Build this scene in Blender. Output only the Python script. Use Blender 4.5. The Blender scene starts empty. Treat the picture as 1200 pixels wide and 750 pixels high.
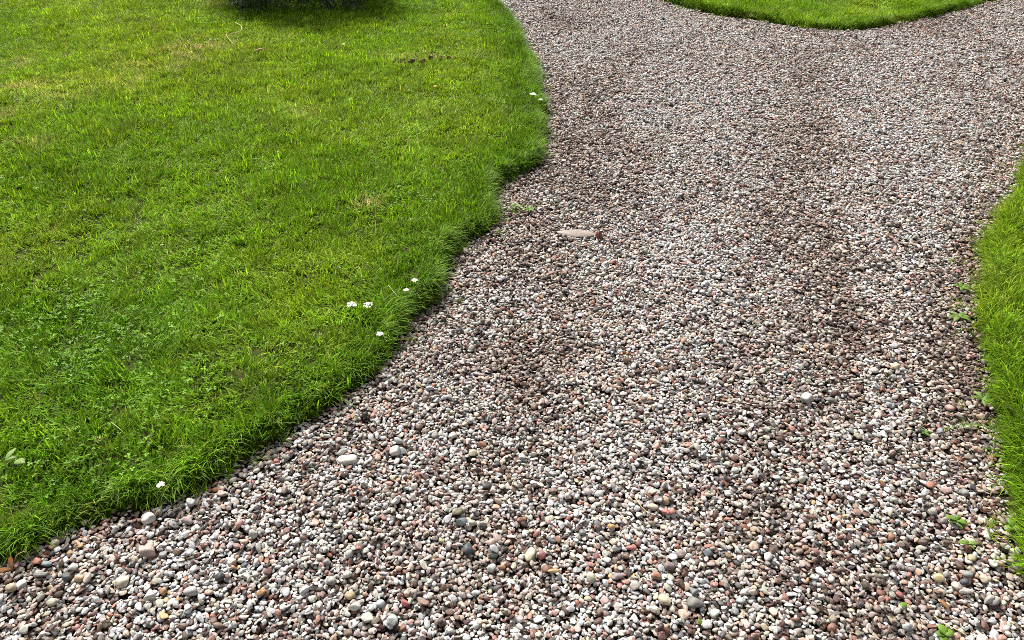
import bpy, bmesh, math, random
import numpy as np
from mathutils import Vector, Matrix, Euler

# ------------------------------------------------------------------ camera, sky, sun, exposure
scene = bpy.context.scene
col = scene.collection
CAM_H, PITCH, F = 1.60, math.radians(35.9), 866.7       # F = focal length in pixels of the 1200 px wide photograph
cam_d = bpy.data.cameras.new('camera'); cam_d.sensor_width = 36; cam_d.lens = 26.0
cam_d.clip_start = 0.05; cam_d.clip_end = 2000
cam = bpy.data.objects.new('camera', cam_d); col.objects.link(cam)
cam.location = (0, 0, CAM_H); cam.rotation_euler = (math.pi/2 - PITCH, 0, 0)
scene.camera = cam

SUN_EL, SUN_AZ = math.radians(49), math.radians(-28)    # azimuth from +Y (away from the camera) towards +X
world = bpy.data.worlds.new('World'); scene.world = world; world.use_nodes = True
wn, wl = world.node_tree.nodes, world.node_tree.links
sky = wn.new('ShaderNodeTexSky'); sky.sky_type = 'NISHITA'; sky.sun_disc = False
sky.sun_elevation = SUN_EL; sky.sun_rotation = SUN_AZ; sky.dust_density = 6.0; sky.air_density = 1.0
hs = wn.new('ShaderNodeHueSaturation'); hs.inputs['Saturation'].default_value = 0.22
wl.new(sky.outputs['Color'], hs.inputs['Color'])
wl.new(hs.outputs['Color'], wn['Background'].inputs['Color'])
wn['Background'].inputs['Strength'].default_value = 0.074
sd_ = bpy.data.lights.new('sun', 'SUN'); sd_.energy = 2.8; sd_.angle = math.radians(14); sd_.color = (1, 0.96, 0.9)
sun = bpy.data.objects.new('sun', sd_); col.objects.link(sun)
sdir = Vector((math.sin(SUN_AZ)*math.cos(SUN_EL), math.cos(SUN_AZ)*math.cos(SUN_EL), math.sin(SUN_EL)))
sun.rotation_euler = sdir.to_track_quat('Z', 'Y').to_euler(); sun.location = (0, 0, 20)
vs = scene.view_settings
vs.view_transform = 'Standard'; vs.look = 'None'; vs.gamma = 1; vs.use_curve_mapping = False
vs.exposure = 0.98
scene.cycles.filter_width = 0.85
scene.cycles.use_denoising = False
scene.cycles.max_bounces = 4; scene.cycles.transparent_max_bounces = 2
scene.cycles.diffuse_bounces = 2; scene.cycles.transmission_bounces = 2

rng = np.random.default_rng(7)
random.seed(7)

# ------------------------------------------------------------------ helpers
def px2w(px, py, z=0.0):
    """photo pixel (1200x750) -> point on the horizontal plane z"""
    px = np.asarray(px, float); py = np.asarray(py, float)
    a = (px-600)/F; b = -(py-375)/F
    s, c = math.sin(PITCH), math.cos(PITCH)
    dy = c + b*s; dz = -s + b*c
    t = (z-CAM_H)/dz
    return a*t, dy*t
def w2px(x, y, z=0.0):
    s, c = math.sin(PITCH), math.cos(PITCH)
    Z = y*c + (CAM_H-z)*s
    u = y*s - (CAM_H-z)*c
    return 600+F*x/Z, 375-F*u/Z, F/Z
def pw(px, py, z=0.0):
    x, y = px2w(px, py, z); return Vector((float(x), float(y), z))
def ppm(px, py):
    x, y = px2w(px, py); return float(w2px(x, y)[2])

def _hash(ix, iy, seed):
    n = (ix.astype(np.int64)*374761393 + iy.astype(np.int64)*668265263 + seed*974711) & 0x7fffffff
    n = ((n ^ (n >> 13))*1274126177) & 0x7fffffff
    return ((n ^ (n >> 16)) & 0xffff)/65535.0
def vnoise(x, y, seed=0):
    ix, iy = np.floor(x), np.floor(y); fx, fy = x-ix, y-iy
    fx = fx*fx*(3-2*fx); fy = fy*fy*(3-2*fy)
    a = _hash(ix, iy, seed); b = _hash(ix+1, iy, seed); c = _hash(ix, iy+1, seed); d = _hash(ix+1, iy+1, seed)
    return (a*(1-fx)+b*fx)*(1-fy)+(c*(1-fx)+d*fx)*fy
def fbm(x, y, seed=0, oct=4):
    x = np.asarray(x, float); y = np.asarray(y, float)
    v = 0; amp = .5; tot = 0
    for o in range(oct):
        v = v+amp*vnoise(x, y, seed+o*17); tot += amp; amp *= .5; x = x*2.03+11.3; y = y*2.03+5.7
    return v/tot
def sstep(a, b, x):
    t = np.clip((x-a)/(b-a), 0, 1); return t*t*(3-2*t)
def s2l(c):
    c = np.asarray(c, float)
    if c.max() > 1.001: c = c/255.0
    return np.where(c <= .04045, c/12.92, ((c+.055)/1.055)**2.4)

def tag(o, label=None, cat=None, group=None, kind=None):
    if label: o['label'] = label
    if cat: o['category'] = cat
    if group: o['group'] = group
    if kind: o['kind'] = kind
    return o
def mesh_obj(name, verts, faces, mat, parent=None, smooth=True, link=True):
    me = bpy.data.meshes.new(name); me.from_pydata([tuple(v) for v in verts], [], [tuple(f) for f in faces])
    if mat: me.materials.append(mat)
    if smooth: me.polygons.foreach_set('use_smooth', [True]*len(me.polygons))
    me.update()
    o = bpy.data.objects.new(name, me)
    if link: col.objects.link(o)
    if parent: o.parent = parent
    return o
def empty(name, loc, rz=0):
    o = bpy.data.objects.new(name, None); col.objects.link(o); o.location = loc; o.rotation_euler = (0, 0, rz)
    o.empty_display_size = .02
    return o
class MB:
    def __init__(s): s.v = []; s.f = []
    def add(s, v, f):
        n = len(s.v); s.v += [tuple(p) for p in v]; s.f += [tuple(i+n for i in q) for q in f]; return s
    def tube(s, pts, radii, n=6):
        pts = [Vector(p) for p in pts]; rings = []; base = len(s.v)
        for i, p in enumerate(pts):
            t = (pts[min(i+1, len(pts)-1)]-pts[max(i-1, 0)]).normalized()
            u = t.cross(Vector((.31, .2, .93))).normalized(); w = t.cross(u)
            r = radii[i] if hasattr(radii, '__len__') else radii
            for k in range(n):
                a = 2*math.pi*k/n; s.v.append(tuple(p+u*math.cos(a)*r+w*math.sin(a)*r))
        for i in range(len(pts)-1):
            for k in range(n):
                a = base+i*n+k; b = base+i*n+(k+1) % n
                s.f.append((a, b, b+n, a+n))
        s.f.append(tuple(base+k for k in range(n))[::-1]); s.f.append(tuple(base+(len(pts)-1)*n+k for k in range(n)))
        return s
    def leaf(s, p0, direction, length, width, bend=.4, fold=.25, seg=6, shape=1.0, up=(0, 0, 1), thick=.0006):
        """a solid leaf: midrib curve from p0, bending down, folded along the midrib; both faces built"""
        p = Vector(p0); d = Vector(direction).normalized(); up = Vector(up)
        side = d.cross(up)
        if side.length < 1e-4: side = Vector((1, 0, 0))
        side.normalize(); base = len(s.v)
        ring = []
        for i in range(seg+1):
            t = i/seg
            w = width*.5*(math.sin(math.pi*min(1, t**shape*.97+.03))**.8) if 0 < i < seg else width*.05
            nrm = side.cross(d).normalized()
            for off, hgt in ((-w, w*fold), (0, 0), (w, w*fold)):
                ring.append(p+side*off+nrm*hgt)
            p = p+d*(length/seg)
            d = (d - Vector((0, 0, 1))*bend/seg*1.6).normalized()
        for q in ring: s.v.append(tuple(q))
        for q in ring: s.v.append(tuple(q-Vector((0, 0, thick))))
        m = 3*(seg+1)
        for i in range(seg):
            for k in range(2):
                a = base+i*3+k
                s.f.append((a, a+1, a+4, a+3)); s.f.append((a+m, a+3+m, a+4+m, a+1+m))
            s.f.append((base+i*3, base+i*3+3, base+i*3+3+m, base+i*3+m))
            s.f.append((base+i*3+2, base+i*3+2+m, base+i*3+5+m, base+i*3+5))
        return s
    def build(s, name, mat, parent=None, smooth=True): return mesh_obj(name, s.v, s.f, mat, parent, smooth)

# ------------------------------------------------------------------ materials
def new_mat(name):
    m = bpy.data.materials.new(name); m.use_nodes = True
    return m, m.node_tree.nodes, m.node_tree.links, m.node_tree.nodes['Principled BSDF']
def plain(name, rgb, rough=.7, var=.25, scale=40, spec=.3, trans=0.0):
    m, n, l, b = new_mat(name)
    tc = n.new('ShaderNodeTexCoord'); no = n.new('ShaderNodeTexNoise'); no.inputs['Scale'].default_value = scale
    no.inputs['Detail'].default_value = 5
    l.new(tc.outputs['Object'], no.inputs['Vector'])
    rp = n.new('ShaderNodeValToRGB'); c = s2l(rgb)
    rp.color_ramp.elements[0].position = .3; rp.color_ramp.elements[1].position = .7
    rp.color_ramp.elements[0].color = (*(c*(1-var)), 1); rp.color_ramp.elements[1].color = (*np.clip(c*(1+var), 0, 1), 1)
    l.new(no.outputs['Fac'], rp.inputs['Fac']); l.new(rp.outputs['Color'], b.inputs['Base Color'])
    b.inputs['Roughness'].default_value = rough; b.inputs['Specular IOR Level'].default_value = spec
    if trans:
        t = n.new('ShaderNodeBsdfTranslucent'); l.new(rp.outputs['Color'], t.inputs['Color'])
        mx = n.new('ShaderNodeMixShader'); mx.inputs[0].default_value = trans
        l.new(b.outputs[0], mx.inputs[1]); l.new(t.outputs[0], mx.inputs[2]); l.new(mx.outputs[0], n['Material Output'].inputs['Surface'])
    return m
def stone_mat():
    m, n, l, b = new_mat('stone')
    at = n.new('ShaderNodeAttribute'); at.attribute_type = 'INSTANCER'; at.attribute_name = 'stone_colour'
    oi = n.new('ShaderNodeObjectInfo'); tc = n.new('ShaderNodeTexCoord')
    ad = n.new('ShaderNodeVectorMath'); ad.operation = 'ADD'
    sc = n.new('ShaderNodeVectorMath'); sc.operation = 'SCALE'; sc.inputs['Scale'].default_value = 37.0
    cb = n.new('ShaderNodeCombineXYZ'); l.new(oi.outputs['Random'], cb.inputs[0]); l.new(oi.outputs['Random'], cb.inputs[1])
    l.new(cb.outputs[0], sc.inputs[0]); l.new(tc.outputs['Object'], ad.inputs[0]); l.new(sc.outputs[0], ad.inputs[1])
    n1 = n.new('ShaderNodeTexNoise'); n1.inputs['Scale'].default_value = 1.3; n1.inputs['Detail'].default_value = 3
    n2 = n.new('ShaderNodeTexNoise'); n2.inputs['Scale'].default_value = 9; n2.inputs['Detail'].default_value = 3; n2.inputs['Roughness'].default_value = .7
    for q in (n1, n2): l.new(ad.outputs[0], q.inputs['Vector'])
    mr = n.new('ShaderNodeMapRange'); mr.inputs['From Min'].default_value = .3; mr.inputs['From Max'].default_value = .7
    mr.inputs['To Min'].default_value = .74; mr.inputs['To Max'].default_value = 1.2; l.new(n1.outputs['Fac'], mr.inputs['Value'])
    mr2 = n.new('ShaderNodeMapRange'); mr2.inputs['From Min'].default_value = .3; mr2.inputs['From Max'].default_value = .7
    mr2.inputs['To Min'].default_value = .72; mr2.inputs['To Max'].default_value = 1.22; l.new(n2.outputs['Fac'], mr2.inputs['Value'])
    mu = n.new('ShaderNodeMath'); mu.operation = 'MULTIPLY'; l.new(mr.outputs[0], mu.inputs[0]); l.new(mr2.outputs[0], mu.inputs[1])
    vm = n.new('ShaderNodeVectorMath'); vm.operation = 'SCALE'; l.new(at.outputs['Color'], vm.inputs[0]); l.new(mu.outputs[0], vm.inputs['Scale'])
    l.new(vm.outputs[0], b.inputs['Base Color'])
    b.inputs['Roughness'].default_value = .5; b.inputs['Specular IOR Level'].default_value = .35
    bp = n.new('ShaderNodeBump'); bp.inputs['Strength'].default_value = .25; bp.inputs['Distance'].default_value = .002
    l.new(n2.outputs['Fac'], bp.inputs['Height']); l.new(bp.outputs[0], b.inputs['Normal'])
    return m
def blade_mat(name, attr='blade_colour', trans=.35, rough=.55, spec=.18):
    m, n, l, b = new_mat(name)
    at = n.new('ShaderNodeAttribute'); at.attribute_type = 'INSTANCER'; at.attribute_name = attr
    vt = n.new('ShaderNodeAttribute'); vt.attribute_type = 'GEOMETRY'; vt.attribute_name = 'tint'
    mu = n.new('ShaderNodeMix'); mu.data_type = 'RGBA'; mu.blend_type = 'MULTIPLY'; mu.inputs[0].default_value = 1
    l.new(at.outputs['Color'], mu.inputs[6]); l.new(vt.outputs['Color'], mu.inputs[7])
    l.new(mu.outputs[2], b.inputs['Base Color'])
    b.inputs['Roughness'].default_value = rough; b.inputs['Specular IOR Level'].default_value = spec
    t = n.new('ShaderNodeBsdfTranslucent'); l.new(mu.outputs[2], t.inputs['Color'])
    mx = n.new('ShaderNodeMixShader'); mx.inputs[0].default_value = trans
    l.new(b.outputs[0], mx.inputs[1]); l.new(t.outputs[0], mx.inputs[2]); l.new(mx.outputs[0], n['Material Output'].inputs['Surface'])
    return m
def ground_mat(name, c0, c1, scale=30, bump=.4):
    m, n, l, b = new_mat(name)
    tc = n.new('ShaderNodeTexCoord'); no = n.new('ShaderNodeTexNoise'); no.inputs['Scale'].default_value = scale; no.inputs['Detail'].default_value = 8
    no.inputs['Roughness'].default_value = .7
    l.new(tc.outputs['Object'], no.inputs['Vector'])
    rp = n.new('ShaderNodeValToRGB'); rp.color_ramp.elements[0].color = (*s2l(c0), 1); rp.color_ramp.elements[1].color = (*s2l(c1), 1)
    rp.color_ramp.elements[0].position = .35; rp.color_ramp.elements[1].position = .68
    l.new(no.outputs['Fac'], rp.inputs['Fac']); l.new(rp.outputs['Color'], b.inputs['Base Color'])
    b.inputs['Roughness'].default_value = .95; b.inputs['Specular IOR Level'].default_value = .1
    bp = n.new('ShaderNodeBump'); bp.inputs['Strength'].default_value = bump; bp.inputs['Distance'].default_value = .01
    l.new(no.outputs['Fac'], bp.inputs['Height']); l.new(bp.outputs[0], b.inputs['Normal'])
    return m
M_STONE = stone_mat()
M_BLADE = blade_mat('grass_blade')
M_CLOVER = blade_mat('clover_leaf', trans=.25, rough=.45)
M_SOIL = ground_mat('grit_soil', (38, 29, 23), (66, 52, 42), 60)
M_TURF = ground_mat('turf_soil', (48, 46, 22), (70, 84, 30), 25)
M_FIELD = ground_mat('meadow', (58, 84, 26), (96, 124, 40), 6)

# ------------------------------------------------------------------ the plan: lawn outlines traced on the ground
def outline(pts, close, seed, amp=.012):
    P = np.array([px2w(a, b) for a, b in pts])
    out = []
    for i in range(len(P)-1):
        d = np.linalg.norm(P[i+1]-P[i]); k = max(1, int(d/.06)) if np.linalg.norm(P[i]) < 14 else 1
        for j in range(k): out.append(P[i]+(P[i+1]-P[i])*j/k)
    out.append(P[-1]); out = np.array(out)
    # soften the corners of the trace
    for _ in range(2):
        sm = out.copy(); sm[1:-1] = .25*out[:-2]+.5*out[1:-1]+.25*out[2:]; out = sm
    s = np.arange(len(out))*.35
    out[:, 0] += (fbm(s, s*0+seed, seed)-.5)*2.4*amp; out[:, 1] += (fbm(s, s*0+seed+9, seed+3)-.5)*2.4*amp
    return out, np.array(list(out)+list(close))
eL, pL = outline([(300, -150), (440, -110), (520, -60), (560, -22), (575, 0), (600, 20), (612, 45), (628, 75), (635, 110), (639, 150), (637, 176), (624, 195), (594, 206), (573, 220), (576, 244), (589, 260), (556, 274), (524, 294), (520, 328),
    (494, 362), (468, 382), (464, 412), (434, 424), (418, 450), (392, 467), (350, 488), (318, 510), (270, 543), (252, 560), (205, 579), (150, 594), (110, 606), (75, 619), (40, 637), (0, 658), (-150, 715), (-420, 800)],
    [(-14, .2), (-14, 14)], 1, .02)
eF, pF = outline([(600, -110), (650, -62), (720, -20), (775, -1), (800, 5), (830, 14), (870, 21), (910, 27), (950, 34), (1000, 35), (1032, 31), (1070, 22), (1110, 13), (1150, 4), (1175, -3), (1230, -16), (1330, -48), (1480, -85)],
    [(14, 16), (0, 18)], 2, .03)
eR, pR = outline([(1649, -60), (1459, 0), (1349, 40), (1271, 92), (1225, 142), (1209, 172), (1199, 197), (1189, 226), (1175, 250), (1161, 270), (1154, 300), (1151, 330), (1146, 365), (1149, 400), (1161, 430), (1170, 470), (1172, 510),
    (1177, 560), (1179, 600), (1188, 640), (1211, 690), (1244, 760), (1284, 900)], [(6, -.6), (14, .2), (14, 8)], 3)
def inside(poly, x, y):
    r = np.zeros(x.shape, bool); n = len(poly)
    for i in range(n):
        x0, y0 = poly[i]; x1, y1 = poly[(i+1) % n]
        if y0 == y1: continue
        c = ((y0 > y) != (y1 > y)) & (x < (x1-x0)*(y-y0)/(y1-y0)+x0); r ^= c
    return r
def edge_dist(edge, x, y, want_normal=False):
    best = np.full(x.shape, 1e9); nx = np.zeros(x.shape); ny = np.zeros(x.shape)
    for i in range(len(edge)-1):
        a = edge[i]; d = edge[i+1]-a; L2 = d@d
        if L2 < 1e-12: continue
        t = np.clip(((x-a[0])*d[0]+(y-a[1])*d[1])/L2, 0, 1)
        qx = x-a[0]-t*d[0]; qy = y-a[1]-t*d[1]; q = np.hypot(qx, qy); m = q < best
        best = np.where(m, q, best)
        if want_normal: nx = np.where(m, qx, nx); ny = np.where(m, qy, ny)
    return (best, nx, ny) if want_normal else best
LAWNS = [('L', eL, pL), ('F', eF, pF), ('R', eR, pR)]
def in_view(x, y, margin):
    return (np.abs(x) < .66+.57*y+margin) & (y > .95-margin*.7) & (y < 7.35+margin*1.5)
def lawn_sd(edge, poly, x, y):
    d = edge_dist(edge, x, y); return np.where(inside(poly, x, y), d, -d)
def track(x, y, pts, w):                # a worn band along a line traced on the ground
    return np.exp(-(edge_dist(np.array([px2w(a, b) for a, b in pts]), x, y)/w)**2)
RUTS = [([(905, 22), (945, 80), (955, 150), (945, 220), (970, 300), (1000, 375), (985, 470), (900, 600)], .13, .62),
        ([(655, 20), (690, 60), (705, 120), (672, 200), (690, 260), (640, 340), (600, 430), (590, 560), (590, 660)], .15, .9),
        ([(1195, 120), (1165, 210), (1125, 300), (1110, 400), (1115, 520), (1100, 640), (1060, 760)], .10, .9),
        ([(620, 10), (750, 60), (900, 62), (1010, 60), (1120, 30)], .10, .5)]
CROWNS = [([(640, 45), (780, 95), (850, 140), (835, 220), (800, 320), (780, 430), (720, 560), (690, 700)], .17, .8),
          ([(1110, 50), (1045, 110), (1060, 200), (1070, 300), (1040, 420), (1010, 560)], .18, .7),
          ([(560, 480), (430, 560), (300, 660), (180, 720)], .13, .6)]
def path_z(x, y):                      # shallow ruts and dips of the gravel surface
    return sum(-.014*a*track(x, y, q, w) for q, w, a in RUTS)+sum(.006*a*track(x, y, q, w) for q, w, a in CROWNS)+(fbm(x*.8, y*.5, 31)-.5)*.05+(fbm(x*3, y*3, 37, 3)-.5)*.016
def lawn_z(x, y): return (fbm(x*.7, y*.7, 51)-.5)*.05+(fbm(x*4, y*4, 53, 3)-.5)*.02

# ------------------------------------------------------------------ setting: ground, gravel path bed, lawns
g = mesh_obj('ground', [(-600, -300, -.09), (600, -300, -.09), (600, 1200, -.09), (-600, 1200, -.09)], [(0, 1, 2, 3)], M_FIELD)
tag(g, kind='structure', label='grassy ground reaching beyond the lawns to the horizon')
def grid_sheet(name, mat, x0, x1, y0, y1, step, zf, keep):
    nx = int((x1-x0)/step)+1; ny = int((y1-y0)/step)+1
    X, Y = np.meshgrid(np.linspace(x0, x1, nx), np.linspace(y0, y1, ny)); k = keep(X.ravel(), Y.ravel()).reshape(X.shape)
    Z = zf(X.ravel(), Y.ravel()).reshape(X.shape)
    use = k[:-1, :-1] & k[1:, :-1] & k[:-1, 1:] & k[1:, 1:]
    idx = np.arange(nx*ny).reshape(ny, nx)
    q = np.stack([idx[:-1, :-1][use], idx[:-1, 1:][use], idx[1:, 1:][use], idx[1:, :-1][use]], 1)
    u, inv = np.unique(q, return_inverse=True); inv = inv.reshape(q.shape)
    V = np.stack([X.ravel()[u], Y.ravel()[u], Z.ravel()[u]], 1)
    me = bpy.data.meshes.new(name); me.vertices.add(len(V)); me.vertices.foreach_set('co', V.ravel())
    me.loops.add(inv.size); me.loops.foreach_set('vertex_index', inv.ravel().astype(np.int32))
    me.polygons.add(len(inv)); me.polygons.foreach_set('loop_start', np.arange(0, inv.size, 4, dtype=np.int32))
    me.polygons.foreach_set('use_smooth', np.ones(len(inv), bool))
    me.update(); me.validate(); me.materials.append(mat)
    o = bpy.data.objects.new(name, me); col.objects.link(o); return o
path = grid_sheet('gravel_path', M_SOIL, -9, 10, -.4, 15, .09, lambda x, y: path_z(x, y)-.022, lambda x, y: np.ones(x.shape, bool))
tag(path, kind='structure', label='pebble gravel path forking round the far lawn')
def lawn_top(edge, poly):
    def f(x, y):
        s = lawn_sd(edge, poly, x, y)
        return -.075+(.105+lawn_z(x, y))*sstep(-.035, .05, s)
    return f
LBOX = {'L': (-9, .4, .1, 13), 'F': (-1.5, 10, 6.2, 15), 'R': (1.2, 10, -.4, 11)}
LLAB = {'L': 'broad left-hand lawn curving along the gravel path', 'F': 'tongue of lawn at the far fork of the path', 'R': 'narrow strip of lawn along the right side of the path'}
lawns = {}
for k, e, p in LAWNS:
    b = LBOX[k]
    o = grid_sheet('lawn', M_TURF, *b, .035 if k != 'L' else .04, lawn_top(e, p), lambda x, y, e=e, p=p: lawn_sd(e, p, x, y) > -.08)
    tag(o, kind='structure', label=LLAB[k]); lawns[k] = o

# ------------------------------------------------------------------ scattering with geometry nodes (for what nobody could count)
def points_obj(name, P, rot, scl, idx, colr, attr, protos, parent=None):
    me = bpy.data.meshes.new(name); me.vertices.add(len(P)); me.vertices.foreach_set('co', np.asarray(P, np.float32).ravel())
    def put(nm, typ, key, arr):
        a = me.attributes.new(nm, typ, 'POINT'); a.data.foreach_set(key, np.ascontiguousarray(arr).ravel())
    put('turn', 'FLOAT_VECTOR', 'vector', rot.astype(np.float32)); put('size', 'FLOAT_VECTOR', 'vector', scl.astype(np.float32))
    put('pick', 'INT', 'value', idx.astype(np.int32))
    put(attr, 'FLOAT_COLOR', 'color', np.concatenate([colr, np.ones((len(P), 1))], 1).astype(np.float32))
    me.update()
    o = bpy.data.objects.new(name, me); col.objects.link(o)
    if parent: o.parent = parent
    pc = bpy.data.collections.new(name+'_kinds')
    for q in protos: pc.objects.link(q)
    gt = bpy.data.node_groups.new(name+'_scatter', 'GeometryNodeTree')
    gt.interface.new_socket('Geometry', in_out='INPUT', socket_type='NodeSocketGeometry')
    gt.interface.new_socket('Geometry', in_out='OUTPUT', socket_type='NodeSocketGeometry')
    N, L = gt.nodes, gt.links
    gi, go = N.new('NodeGroupInput'), N.new('NodeGroupOutput')
    ci = N.new('GeometryNodeCollectionInfo'); ci.inputs['Collection'].default_value = pc
    ci.inputs['Separate Children'].default_value = True; ci.inputs['Reset Children'].default_value = True
    ip = N.new('GeometryNodeInstanceOnPoints'); ip.inputs['Pick Instance'].default_value = True
    def na(nm, t):
        q = N.new('GeometryNodeInputNamedAttribute'); q.data_type = t; q.inputs['Name'].default_value = nm
        return [s for s in q.outputs if s.enabled and s.name == 'Attribute'][0]
    er = N.new('FunctionNodeEulerToRotation'); L.new(na('turn', 'FLOAT_VECTOR'), er.inputs[0])
    L.new(gi.outputs[0], ip.inputs['Points']); L.new(ci.outputs[0], ip.inputs['Instance'])
    L.new(na('pick', 'INT'), ip.inputs['Instance Index']); L.new(er.outputs[0], ip.inputs['Rotation'])
    L.new(na('size', 'FLOAT_VECTOR'), ip.inputs['Scale']); L.new(ip.outputs[0], go.inputs[0])
    md = o.modifiers.new('scatter', 'NODES'); md.node_group = gt
    return o

# ------------------------------------------------------------------ pebbles: shapes
def pebble_mesh(i, sub=3):
    r = random.Random(100+i); bm = bmesh.new(); bmesh.ops.create_icosphere(bm, subdivisions=sub, radius=1)
    cuts = [(Vector((r.gauss(0, 1), r.gauss(0, 1), r.gauss(0, 1))).normalized(), r.uniform(.52, .86)) for _ in range([3, 6, 9, 5][i % 4])]
    off = [Vector((r.uniform(-9, 9) for _ in range(3))) for _ in range(2)]
    from mathutils import noise
    for v in bm.verts:
        p = v.co.copy()
        p *= 1+.24*noise.noise(p*1.1+off[0])+.09*noise.noise(p*2.6+off[1])
        for nn, d in cuts:
            e = p.dot(nn)-d
            if e > 0: p -= nn*e*.86
        v.co = p
    co = np.array([v.co for v in bm.verts]); c = (co.max(0)+co.min(0))/2; h = (co.max(0)-co.min(0))/2
    for v in bm.verts: v.co = Vector((np.array(v.co)-c)/h)
    me = bpy.data.meshes.new('pebble'); bm.to_mesh(me); bm.free()
    me.polygons.foreach_set('use_smooth', [True]*len(me.polygons)); me.materials.append(M_STONE)
    return me
PEB = [pebble_mesh(i) for i in range(24)]
peb_protos = [bpy.data.objects.new('pebble_kind_%02d' % i, PEB[i]) for i in range(24)]

# ------------------------------------------------------------------ pebbles: poured layer by layer on a height field
HS = .004; HX0, HX1, HY0, HY1 = -6.6, 6.6, .3, 9.3
HNX, HNY = int((HX1-HX0)/HS), int((HY1-HY0)/HS)
gx = HX0+(np.arange(HNX)+.5)*HS; gy = HY0+(np.arange(HNY)+.5)*HS
cg = np.meshgrid(np.arange(HX0, HX1+.06, .052), np.arange(HY0, HY1+.06, .052))
cz = (path_z(cg[0].ravel(), cg[1].ravel())-.016).reshape(cg[0].shape)
H = np.repeat(np.repeat(cz, 13, 0), 13, 1)[:HNY, :HNX].astype(np.float32)
if H.shape != (HNY, HNX): H = np.pad(H, ((0, HNY-H.shape[0]), (0, HNX-H.shape[1])), mode='edge')
# where pebbles lie: off the lawns, a little under their rim
cmx, cmy = np.meshgrid(np.arange(HX0, HX1, .03), np.arange(HY0, HY1, .03))
lawn_near = np.full(cmx.size, -9.0)
for k, e, p in LAWNS: lawn_near = np.maximum(lawn_near, lawn_sd(e, p, cmx.ravel(), cmy.ravel()))
lawn_near = lawn_near.reshape(cmx.shape)
def near_lawn(x, y):
    i = np.clip(((y-HY0)/.03+.5).astype(int), 0, cmx.shape[0]-1); j = np.clip(((x-HX0)/.03+.5).astype(int), 0, cmx.shape[1]-1)
    return lawn_near[i, j]
PW = 4; oy, ox = np.mgrid[-PW:PW+1, -PW:PW+1]
OFX, OFY = ox.ravel(), oy.ravel()
peb = {k: [] for k in 'x y z a b c yaw sx sy'.split()}
def ell(x, y, a, b, yaw, sx, sy):
    jx = np.round((x-HX0)/HS-.5).astype(int); jy = np.round((y-HY0)/HS-.5).astype(int)
    JX = np.clip(jx[:, None]+OFX, 0, HNX-1); JY = np.clip(jy[:, None]+OFY, 0, HNY-1)
    dx = HX0+(JX+.5)*HS-x[:, None]; dy = HY0+(JY+.5)*HS-y[:, None]
    cs, sn = np.cos(yaw)[:, None], np.sin(yaw)[:, None]
    u = (dx*cs+dy*sn)/a[:, None]; v = (-dx*sn+dy*cs)/b[:, None]; r2 = u*u+v*v
    m = r2 < 1
    return JX, JY, m, np.sqrt(np.clip(1-r2, 0, 1)), sx[:, None]*dx+sy[:, None]*dy
def drop(x, y, a, b, c, yaw, tries=4, settle=.10):
    jx = np.clip(((x-HX0)/HS).astype(int), 3, HNX-4); jy = np.clip(((y-HY0)/HS).astype(int), 3, HNY-4)
    best = None
    for t in range(tries):
        if t == 0: xx, yy = x, y
        else: xx, yy = x+rng.normal(0, .006, len(x)), y+rng.normal(0, .006, len(x))
        JX, JY, m, q, sl0 = ell(xx, yy, a, b, yaw, np.zeros(len(x)), np.zeros(len(x)))
        h = H[JY, JX]; w = m.sum(1)
        dx = (JX-np.round((xx-HX0)/HS-.5).astype(int)[:, None])*HS; dy = (JY-np.round((yy-HY0)/HS-.5).astype(int)[:, None])*HS
        hm = (h*m).sum(1)/np.maximum(w, 1); hd = (h-hm[:, None])*m
        sx = np.clip((hd*dx).sum(1)/np.maximum((dx*dx*m).sum(1), 1e-9), -.75, .75)*.85
        sy = np.clip((hd*dy).sum(1)/np.maximum((dy*dy*m).sum(1), 1e-9), -.75, .75)*.85
        sl = sx[:, None]*dx+sy[:, None]*dy
        zz = np.where(m, h-sl+c[:, None]*q, -9); zc = zz.max(1)-settle*c
        if best is None: best = [xx.copy(), yy.copy(), zc, sx, sy]
        else:
            k = zc < best[2]
            for i, nv in enumerate((xx, yy, zc, sx, sy)): best[i] = np.where(k, nv, best[i])
    xx, yy, zc, sx, sy = best
    JX, JY, m, q, sl = ell(xx, yy, a, b, yaw, sx, sy)
    top = (zc[:, None]+sl+c[:, None]*q).astype(np.float32)
    np.maximum.at(H, (JY[m], JX[m]), top[m])
    for k, v in zip('x y z a b c yaw sx sy'.split(), (xx, yy, zc, a, b, c, yaw, sx, sy)): peb[k].append(v)
CELL = .042
def sizes(n):
    d = np.exp(rng.normal(math.log(.0116), .29, n)); d = np.where(rng.random(n) < .16, rng.uniform(.0045, .009, n), d); d = np.clip(d, .0045, .026)
    e = rng.uniform(.55, .95, n); f = rng.uniform(.40, .76, n)
    return d*.5*1.14, d*.5*e, d*.5*f*e
for layer in range(30):
    offx, offy = rng.uniform(0, CELL, 2)
    X, Y = np.meshgrid(np.arange(HX0+offx, HX1-.03, CELL), np.arange(HY0+offy, HY1-.03, CELL)); X = X.ravel(); Y = Y.ravel()
    X = X+rng.uniform(-.5, .5, X.size)*CELL*.75; Y = Y+rng.uniform(-.5, .5, Y.size)*CELL*.75
    ln = near_lawn(X, Y)
    k = in_view(X, Y, .75) & (ln < rng.uniform(-.03, .012, X.size)) & (X > HX0+.04) & (X < HX1-.04) & (Y > HY0+.04) & (Y < HY1-.04)
    X, Y = X[k], Y[k]; a, b, c = sizes(len(X))
    drop(X, Y, a, b, c, rng.uniform(0, math.pi*2, len(X)))
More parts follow.
